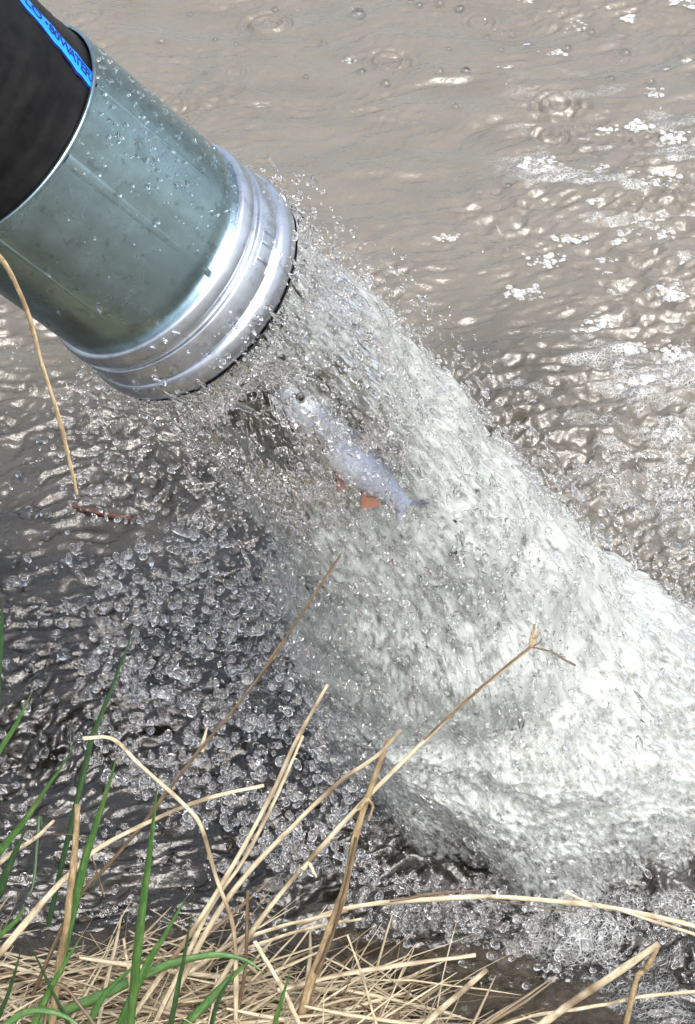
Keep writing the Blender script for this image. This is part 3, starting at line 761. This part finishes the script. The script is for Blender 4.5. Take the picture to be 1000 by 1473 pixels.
# ================================================================== GRASS AND STRAW
def stalk(px, mat, w0, w1, d0, d1, name, label=None, cat=None, parent=None, group=None, flat=.55, jit=1.0, n=None, origin=None, blade=False):
    """px: polyline from root to tip in sight-line terms; d0,d1 distances at root and tip."""
    P = np.array(px, float); seg = np.concatenate([[0], np.cumsum(np.linalg.norm(np.diff(P, axis=0), axis=1))]); seg /= seg[-1]
    D = d0 + (d1 - d0) * seg
    pts = spline(at(P[:, 0], P[:, 1], D), n or max(12, 6 * len(P)))
    k = np.linspace(0, 1, len(pts))
    pts = pts + jit * .0006 * np.stack([noise3(k * 9 + w0 * 50, 3.1 + P[0, 0], c) for c in (1.5, 2.5, 3.5)], -1)
    wpx = w0 * .9 + (w1 * 1.05 - w0 * .9) * k
    if blade: wpx = w0 * .9 * (1 - k ** 2.2) * (.55 + .45 * np.minimum(1, (k + .2) * 2)) + .8
    R = wpx * .5 / FPX * (d0 + (d1 - d0) * k) * (1 + (.05 if blade else .22) * noise3(k * 14 + P[0, 0] * .37, w0, .5))
    nod = 1 + (0 if blade else .16) * (np.abs(((k * 5.3 + w0) % 1) - .5) < .045)
    V, F = tube_np(pts, R * nod, 8, flat, up=tuple(-ray(500, 1000) + .3 * rng.normal(size=3)))
    org = pts[0] if origin is None else origin
    me = mesh_np(name, V - (org if parent is None else org), F)
    attr(me, 'along', np.repeat(k * seg.size * .25, 8)); attr(me, 'around', np.tile(np.abs(np.arange(8) / 4 - 1), len(pts)))
    tn_ = np.clip(fbm(k * 7 + P[0, 0] * .11, w0 * 3.3, 1.7, 3, .6) * 1.3 - .05, 0, .75) if not blade else np.clip(noise3(k * 6 + P[0, 0], 2.2, w0) * .5 - .1, 0, .4) + .5 * sstep(.93, 1, k)
    tn_ = np.clip(tn_ + (0 if blade else .5) * (nod > 1.05), 0, .9)
    attr(me, 'tone', np.repeat(tn_, 8))
    o = obj(name, me, M[mat], parent)
    if parent is None: o.location = org
    if label: tag(o, label, cat, group)
    return o, org

G1, G2 = 'dry stems standing on the bank', 'green blades standing on the bank'
# tall brown stem with a pale sheath
root = at(20, 1500, 1.74); e = empty('straw_stalk', root); tag(e, 'tall thin brown stem with pale sheath crossing in front of the spray', 'grass stem', G1)
stalk([(20, 1500), (100, 1312), (160, 1240), (210, 1180), (245, 1132), (290, 1076), (345, 1010), (400, 935), (455, 850), (490, 797)], 'brown', 7.5, 3.2, 1.74, 1.66, 'stem', parent=e, origin=root)
stalk([(290, 1082), (293, 1064), (299, 1046)], 'straw', 9, 2, 1.695, 1.69, 'sheath', parent=e, origin=root)
stalk([(388, 952), (400, 934), (407, 922)], 'tan', 7, 3, 1.678, 1.675, 'node', parent=e, origin=root)
# forked stem
root = at(262, 1520, 1.73); e = empty('straw_stalk', root); tag(e, 'long straw stem with forked brown tip standing over the white froth', 'grass stem', G1)
stalk([(262, 1520), (300, 1440), (345, 1366), (400, 1290), (470, 1210), (545, 1130), (610, 1066), (680, 1000), (765, 930)], 'straw', 9, 5, 1.73, 1.66, 'stem', parent=e, origin=root)
stalk([(610, 1064), (660, 1018), (700, 982), (764, 930)], 'brown', 4.5, 3, 1.672, 1.656, 'sheath', parent=e, origin=root)
stalk([(763, 932), (765, 917), (769, 898)], 'tan', 7, 3, 1.657, 1.655, 'bract', parent=e, origin=root, flat=.3)
stalk([(764, 930), (772, 914), (777, 905)], 'tan', 8, 2, 1.657, 1.655, 'bract', parent=e, origin=root, flat=.3)
stalk([(765, 931), (775, 925), (780, 919)], 'brown', 3, 1.5, 1.657, 1.655, 'bract', parent=e, origin=root)
stalk([(765, 931), (775, 933), (790, 937), (806, 944), (812, 949), (828, 957)], 'brown', 3, 3.5, 1.657, 1.655, 'spikelet', parent=e, origin=root)
stalk([(436, 1250), (445, 1243), (455, 1262)], 'straw', 9, 3, 1.69, 1.688, 'broken_shoot', parent=e, origin=root)
# paired straw
root = at(160, 1520, 1.72); e = empty('straw_stalk', root); tag(e, 'pair of pale straw stems rising close together to one tip', 'grass stem', G1)
stalk([(160, 1520), (200, 1450), (270, 1350), (338, 1240), (392, 1140), (430, 1058), (472, 985)], 'straw', 9, 5, 1.72, 1.64, 'stem', parent=e, origin=root)
stalk([(200, 1520), (262, 1390), (300, 1310), (352, 1234), (400, 1142), (436, 1058)], 'straw', 8, 4, 1.722, 1.652, 'stem', parent=e, origin=root)
# snapped thick stem
root = at(420, 1520, 1.73); e = empty('straw_stalk', root); tag(e, 'thick snapped olive brown stem with hanging sheath, straw bent from its top', 'grass stem', G1)
stalk([(420, 1520), (442, 1430), (470, 1350), (495, 1280), (515, 1190), (535, 1130), (560, 1062)], 'tan', 17, 6, 1.73, 1.64, 'stem', parent=e, origin=root, flat=.45)
stalk([(455, 1400), (480, 1340), (500, 1262), (512, 1205)], 'brown', 8, 4, 1.70, 1.66, 'sheath', parent=e, origin=root)
stalk([(515, 1165), (527, 1150), (536, 1160), (530, 1180)], 'tan', 8, 3, 1.65, 1.65, 'torn_leaf', parent=e, origin=root)
stalk([(232, 1470), (300, 1335), (360, 1252), (420, 1190), (480, 1132), (545, 1084), (577, 1050)], 'straw', 10, 5, 1.735, 1.63, 'stem', parent=e, origin=root)
# kinked straw
stalk([(338, 1500), (340, 1400), (335, 1330), (310, 1260), (290, 1190), (265, 1158), (200, 1098), (162, 1063), (120, 1062)], 'straw', 8, 5, 1.72, 1.60, 'straw_stalk', 'thin straw stem bent over sideways at its tip above the green blades', 'grass stem', group=G1)
stalk([(-40, 1410), (0, 1370), (60, 1300), (110, 1248), (150, 1215), (230, 1175), (300, 1148), (380, 1130)], 'straw', 12, 5, 1.70, 1.66, 'straw_stalk', 'pale flat straw stem with torn sheath arching low to the spray', 'grass stem', group=G1)
stalk([(70, 1520), (84, 1400), (97, 1320), (106, 1240), (112, 1158)], 'tan', 12, 8, 1.70, 1.58, 'straw_stalk', 'upright cut tan stub standing behind the green blades', 'grass stem', group=G1)
stalk([(-30, 1262), (20, 1225), (50, 1206), (78, 1180)], 'straw', 9, 4, 1.68, 1.66, 'straw_stalk', 'short pale straw end by the left edge of the bank', 'grass stem', group=G1)
root = at(430, 1330, 1.745); e = empty('straw_stalk', root); tag(e, 'long pale straw stem lying across the front of the white froth', 'grass stem', G1)
stalk([(430, 1330), (495, 1307), (560, 1298), (680, 1290), (760, 1293), (860, 1303), (940, 1318), (1030, 1340)], 'straw', 8, 7, 1.745, 1.70, 'stem', parent=e, origin=root)
stalk([(560, 1296), (640, 1284), (690, 1281)], 'brown', 5, 3, 1.73, 1.725, 'sheath', parent=e, origin=root)
stalk([(700, 1292), (760, 1303), (830, 1312)], 'brown', 3.5, 2, 1.722, 1.72, 'sheath', parent=e, origin=root)
stalk([(815, 1283), (850, 1300), (900, 1312), (1000, 1345), (1040, 1362)], 'straw', 4, 5, 1.715, 1.70, 'stem', parent=e, origin=root)
root = at(735, 1510, 1.70); e = empty('straw_stalk', root); tag(e, 'thick pale stem with brown bent end over dark mud, lower right', 'grass stem', G1)
stalk([(735, 1510), (770, 1482), (810, 1452), (880, 1404), (948, 1358)], 'straw', 15, 11, 1.70, 1.64, 'stem', parent=e, origin=root)
stalk([(947, 1360), (930, 1392), (917, 1405), (908, 1440), (895, 1500)], 'tan', 9, 8, 1.64, 1.69, 'bent_end', parent=e, origin=root, flat=.4)
stalk([(760, 1462), (820, 1453), (880, 1443), (920, 1434), (1020, 1424)], 'straw', 6, 5, 1.72, 1.71, 'straw_stalk', 'thin pale straw lying flat behind the thick bent stem', 'grass stem', group=G1)
stalk([(552, 1500), (540, 1468), (520, 1400), (500, 1345)], 'straw', 6, 3, 1.71, 1.66, 'straw_stalk', 'thin straw stem leaning left below the white froth', 'grass stem', group=G1)
stalk([(440, 1500), (425, 1460), (400, 1410), (366, 1354)], 'straw', 8, 6, 1.71, 1.67, 'straw_stalk', 'short straw stem leaning left above the lying green leaf', 'grass stem', group=G1)
stalk([(590, 1500), (615, 1470), (660, 1430), (700, 1395)], 'straw', 11, 8, 1.72, 1.68, 'straw_stalk', 'broad broken straw end pointing at the dark mud', 'grass stem', group=G1)
stalk([(400, 1424), (500, 1400), (600, 1385), (685, 1374)], 'straw', 10, 7, 1.735, 1.73, 'straw_stalk', 'straight pale straw lying along the edge of the dark mud', 'grass stem', group=G1)
stalk([(270, 1400), (330, 1360), (400, 1334), (500, 1310)], 'straw', 8, 6, 1.74, 1.735, 'straw_stalk', 'pale straw lying at the water edge behind the snapped stem', 'grass stem', group=G1)
stalk([(340, 1370), (410, 1345), (470, 1330), (520, 1322)], 'straw', 7, 5, 1.742, 1.74, 'straw_stalk', 'second pale straw lying at the water edge beneath the froth', 'grass stem', group=G1)
stalk([(190, 1500), (188, 1420), (178, 1350)], 'straw', 8, 4, 1.70, 1.67, 'straw_stalk', 'short upright straw tip beside the broad green blade', 'grass stem', group=G1)
stalk([(330, 1500), (352, 1400), (356, 1290), (358, 1285)], 'brown', 7, 3, 1.72, 1.68, 'straw_stalk', 'short dark brown stem standing between pale straw stems', 'grass stem', group=G1)
stalk([(60, 1490), (82, 1415), (140, 1480), (160, 1520)], 'brown', 5, 5, 1.64, 1.64, 'straw_stalk', 'thin dark brown stem bent into a sharp peak at the bottom', 'grass stem', group=G1)
stalk([(150, 1290), (135, 1240), (120, 1205), (76, 1200)], 'brown', 4, 2, 1.69, 1.68, 'straw_stalk', 'small dark forked twig behind the tan stub', 'grass stem', group=G1)
# the long dry leaf that hangs over the pipe
stalk([(-260, 1500), (-250, 1000), (-190, 520), (-110, 350), (-50, 335), (-8, 362), (16, 395), (40, 452), (60, 520), (85, 600), (102, 670), (110, 712)], 'tan', 12, 7, 1.60, 1.30, 'dry_leaf', 'dry tan leaf arching down over the pipe at the left edge', 'dry leaf', flat=.35, n=90)
# green blades
gb = [
    ([(70, 1330), (125, 1090), (140, 1045), (165, 980), (193, 903)], 'dark_green', 11, 1.72, 1.64, 'slim dark green blade pointing up into the spray'),
    ([(-10, 1100), (-3, 980), (2, 920), (3, 860)], 'dark_green', 12, 1.66, 1.60, 'dark green blade cut off by the left edge of the picture'),
    ([(-60, 1190), (-20, 1110), (20, 1048), (46, 996)], 'green', 11, 1.68, 1.62, 'short bright green blade tip at the left edge'),
    ([(-60, 1300), (-30, 1262), (0, 1224), (30, 1188), (70, 1130), (112, 1068)], 'green', 16, 1.68, 1.58, 'bright green blade leaning right from the left edge'),
    ([(85, 1400), (105, 1310), (125, 1230), (150, 1150), (169, 1088)], 'green', 15, 1.70, 1.60, 'tapering green blade next to the cut tan stub'),
    ([(184, 1530), (188, 1470), (200, 1350), (210, 1270), (220, 1190), (226, 1130)], 'green', 19, 1.66, 1.52, 'broad upright green blade, the thickest on the bank'),
    ([(150, 1520), (172, 1475), (210, 1390), (240, 1340), (270, 1288)], 'green', 13, 1.70, 1.64, 'green blade leaning right beside the broad blade'),
    ([(-30, 1330), (-5, 1290), (15, 1242), (40, 1186)], 'dark_green', 17, 1.68, 1.62, 'dark green blade at the left edge below the straw end'),
    ([(20, 1500), (60, 1470), (150, 1430), (230, 1392), (300, 1374), (350, 1380), (384, 1402)], 'green', 17, 1.70, 1.68, 'long green leaf lying curved across the straw'),
    ([(240, 1500), (300, 1440), (330, 1408), (372, 1372)], 'green', 14, 1.71, 1.69, 'green leaf lying under the curved green leaf'),
    ([(235, 1510), (245, 1475), (262, 1390), (276, 1316)], 'dark_green', 10, 1.65, 1.58, 'narrow dark green blade standing among straw'),
    ([(390, 1510), (395, 1475), (405, 1440), (419, 1393)], 'green', 9, 1.68, 1.64, 'small green blade tip right of the lying leaf'),
    ([(115, 1510), (100, 1475), (70, 1415), (36, 1343)], 'dark_green', 8, 1.66, 1.60, 'thin dark green blade leaning left near the corner'),
    ([(-10, 1480), (12, 1430), (32, 1360)], 'dark_green', 8, 1.68, 1.64, 'short dark green blade in the lower left corner'),
    ([(60, 1190), (56, 1180), (48, 1270), (40, 1290)], 'dark_green', 6, 1.69, 1.67, 'tiny dark green blade before the dark water'),
    ([(30, 1520), (60, 1450), (85, 1400), (118, 1345)], 'green', 12, 1.66, 1.61, 'green blade rising behind the bent dark stem peak'),
    ([(120, 1520), (130, 1470), (160, 1420), (215, 1372)], 'green', 12, 1.67, 1.63, 'green blade leaning right between stub and broad blade'),
    ([(300, 1510), (305, 1470), (318, 1430), (340, 1396)], 'dark_green', 10, 1.67, 1.64, 'small dark green blade under the lying leaf tip'),
    ([(0, 1480), (40, 1455), (90, 1460), (130, 1490)], 'green', 12, 1.63, 1.62, 'bright green leaf arching flat in the bottom corner'),
    ([(-20, 1360), (0, 1345), (25, 1322), (36, 1300)], 'green', 10, 1.70, 1.68, 'stubby green blade tip above the corner straw'),
]
for px, mt, w0, d0, d1, lb in gb:
    stalk(px, mt, w0, 1, d0, d1, 'green_reed', lb, 'grass blade', group=G2, blade=True, flat=.4)
# floating twig
pt = on_z(np.array([105, 130, 160, 190]), np.array([728, 735, 741, 746]), .012)
V, F = tube_np(spline(pt, 20), np.linspace(.0022, .0032, 20), 8); me = mesh_np('twig', V - pt[0], F)
attr(me, 'along', np.repeat(np.linspace(0, 1, 20), 8)); attr(me, 'around', np.tile(np.arange(8) / 8, 20))
o = obj('twig', me, M['twig']); o.location = pt[0]; tag(o, 'short reddish brown twig floating on the grey rippled water', 'twig')

# matted straw over the bank: beyond counting
vs, fs, al, ar, tn = [], [], [], [], []; base = 0
def lay(x, y, ang, Ls, r, zoff, tilt):
    global base
    k = np.linspace(-.5, .5, 7); cx = x + k * Ls * math.cos(ang); cyy = y + k * Ls * math.sin(ang)
    off = .12 * Ls * rng.normal() * (k ** 2 - .08); cx = cx - off * math.sin(ang); cyy = cyy + off * math.cos(ang)
    z0 = float(bank_h(np.array([x]), np.array([y]))[0]); z = np.maximum(bank_h(cx, cyy), z0 * .5 - .01) * .4 + .6 * z0 + zoff + tilt * k * Ls
    V, F = tube_np(np.stack([cx, cyy, z], -1), r * np.array([.6, 1, .95, 1.05, .9, .8, .25]), 6, rng.choice([.25, .5, .8]), up=tuple(rng.normal(size=3) * .6 + np.array([0, 0, 1])))
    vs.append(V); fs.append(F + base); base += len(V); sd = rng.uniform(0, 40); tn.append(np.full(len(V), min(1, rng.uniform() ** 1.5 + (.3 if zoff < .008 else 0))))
    al.append(np.repeat(k + sd, 6)); ar.append(np.tile(np.abs(np.arange(6) / 3 - 1) + sd, 7))
cnt = 0
while cnt < 1250:
    px, py = rng.uniform(-150, 1100), rng.uniform(1330, 1700)
    edge = 1390 + 18 * math.sin(px * .02) + 70 * max(0, (px - 350) / 300)
    dens = sstep(edge - 15, edge + 45, py) * (1.0 if px < 560 else max(.03, 1 - (px - 560) / 140))
    if rng.uniform() > dens: continue
    p = on_z(px, py, .02)
    ang = rad(rng.choice([18, 28, 40, 5, -12, -35, 70]) + rng.normal() * 10)
    lay(p[0], p[1], ang, rng.uniform(.05, .24), .0005 + .0021 * rng.uniform() ** 2.2, rng.uniform(.002, .026), rng.normal() * .10); cnt += 1
me = mesh_np('straw_litter', np.vstack(vs), np.vstack(fs)); attr(me, 'along', np.concatenate(al)); attr(me, 'around', np.concatenate(ar)); attr(me, 'tone', np.concatenate(tn))
tag(obj('straw_litter', me, M['straw']), 'matted dry straw litter covering the near bank', 'straw', kind='stuff')

# ================================================================== SMALL DETAILS
# beads of water on the sleeve and coupling
nb = 330; a = rad(44) + rad(17) * rng.normal(size=nb); a = np.where(rng.uniform(size=nb) < .2, rng.uniform(rad(-70), rad(80), nb), a); z = rng.uniform(-.218, -.067, nb)
z[:70] = rng.uniform(-.040, -.004, 70); a[:70] = rng.uniform(rad(-60), rad(75), 70)
r0 = np.where(z > -.065, .0975, .0922); rb = .0005 + .0012 * rng.uniform(size=nb) ** 2.5
P = np.stack([r0 * np.cos(a), r0 * np.sin(a) * YS, z], -1)
mw = np.array(PIPE.matrix_world); Pw = P @ mw[:3, :3].T + mw[:3, 3]
dn = np.tile(AX, (nb, 1)) + .2 * rng.normal(size=(nb, 3)); dn /= np.linalg.norm(dn, axis=1)[:, None]
o = obj('water_beads', blob_mesh('water_beads', Pw, rb, 2, dn, 1 + rng.exponential(.5, nb)), M['drop'])
tag(o, 'small beads of water clinging to the steel sleeve and coupling', 'beads', kind='stuff')
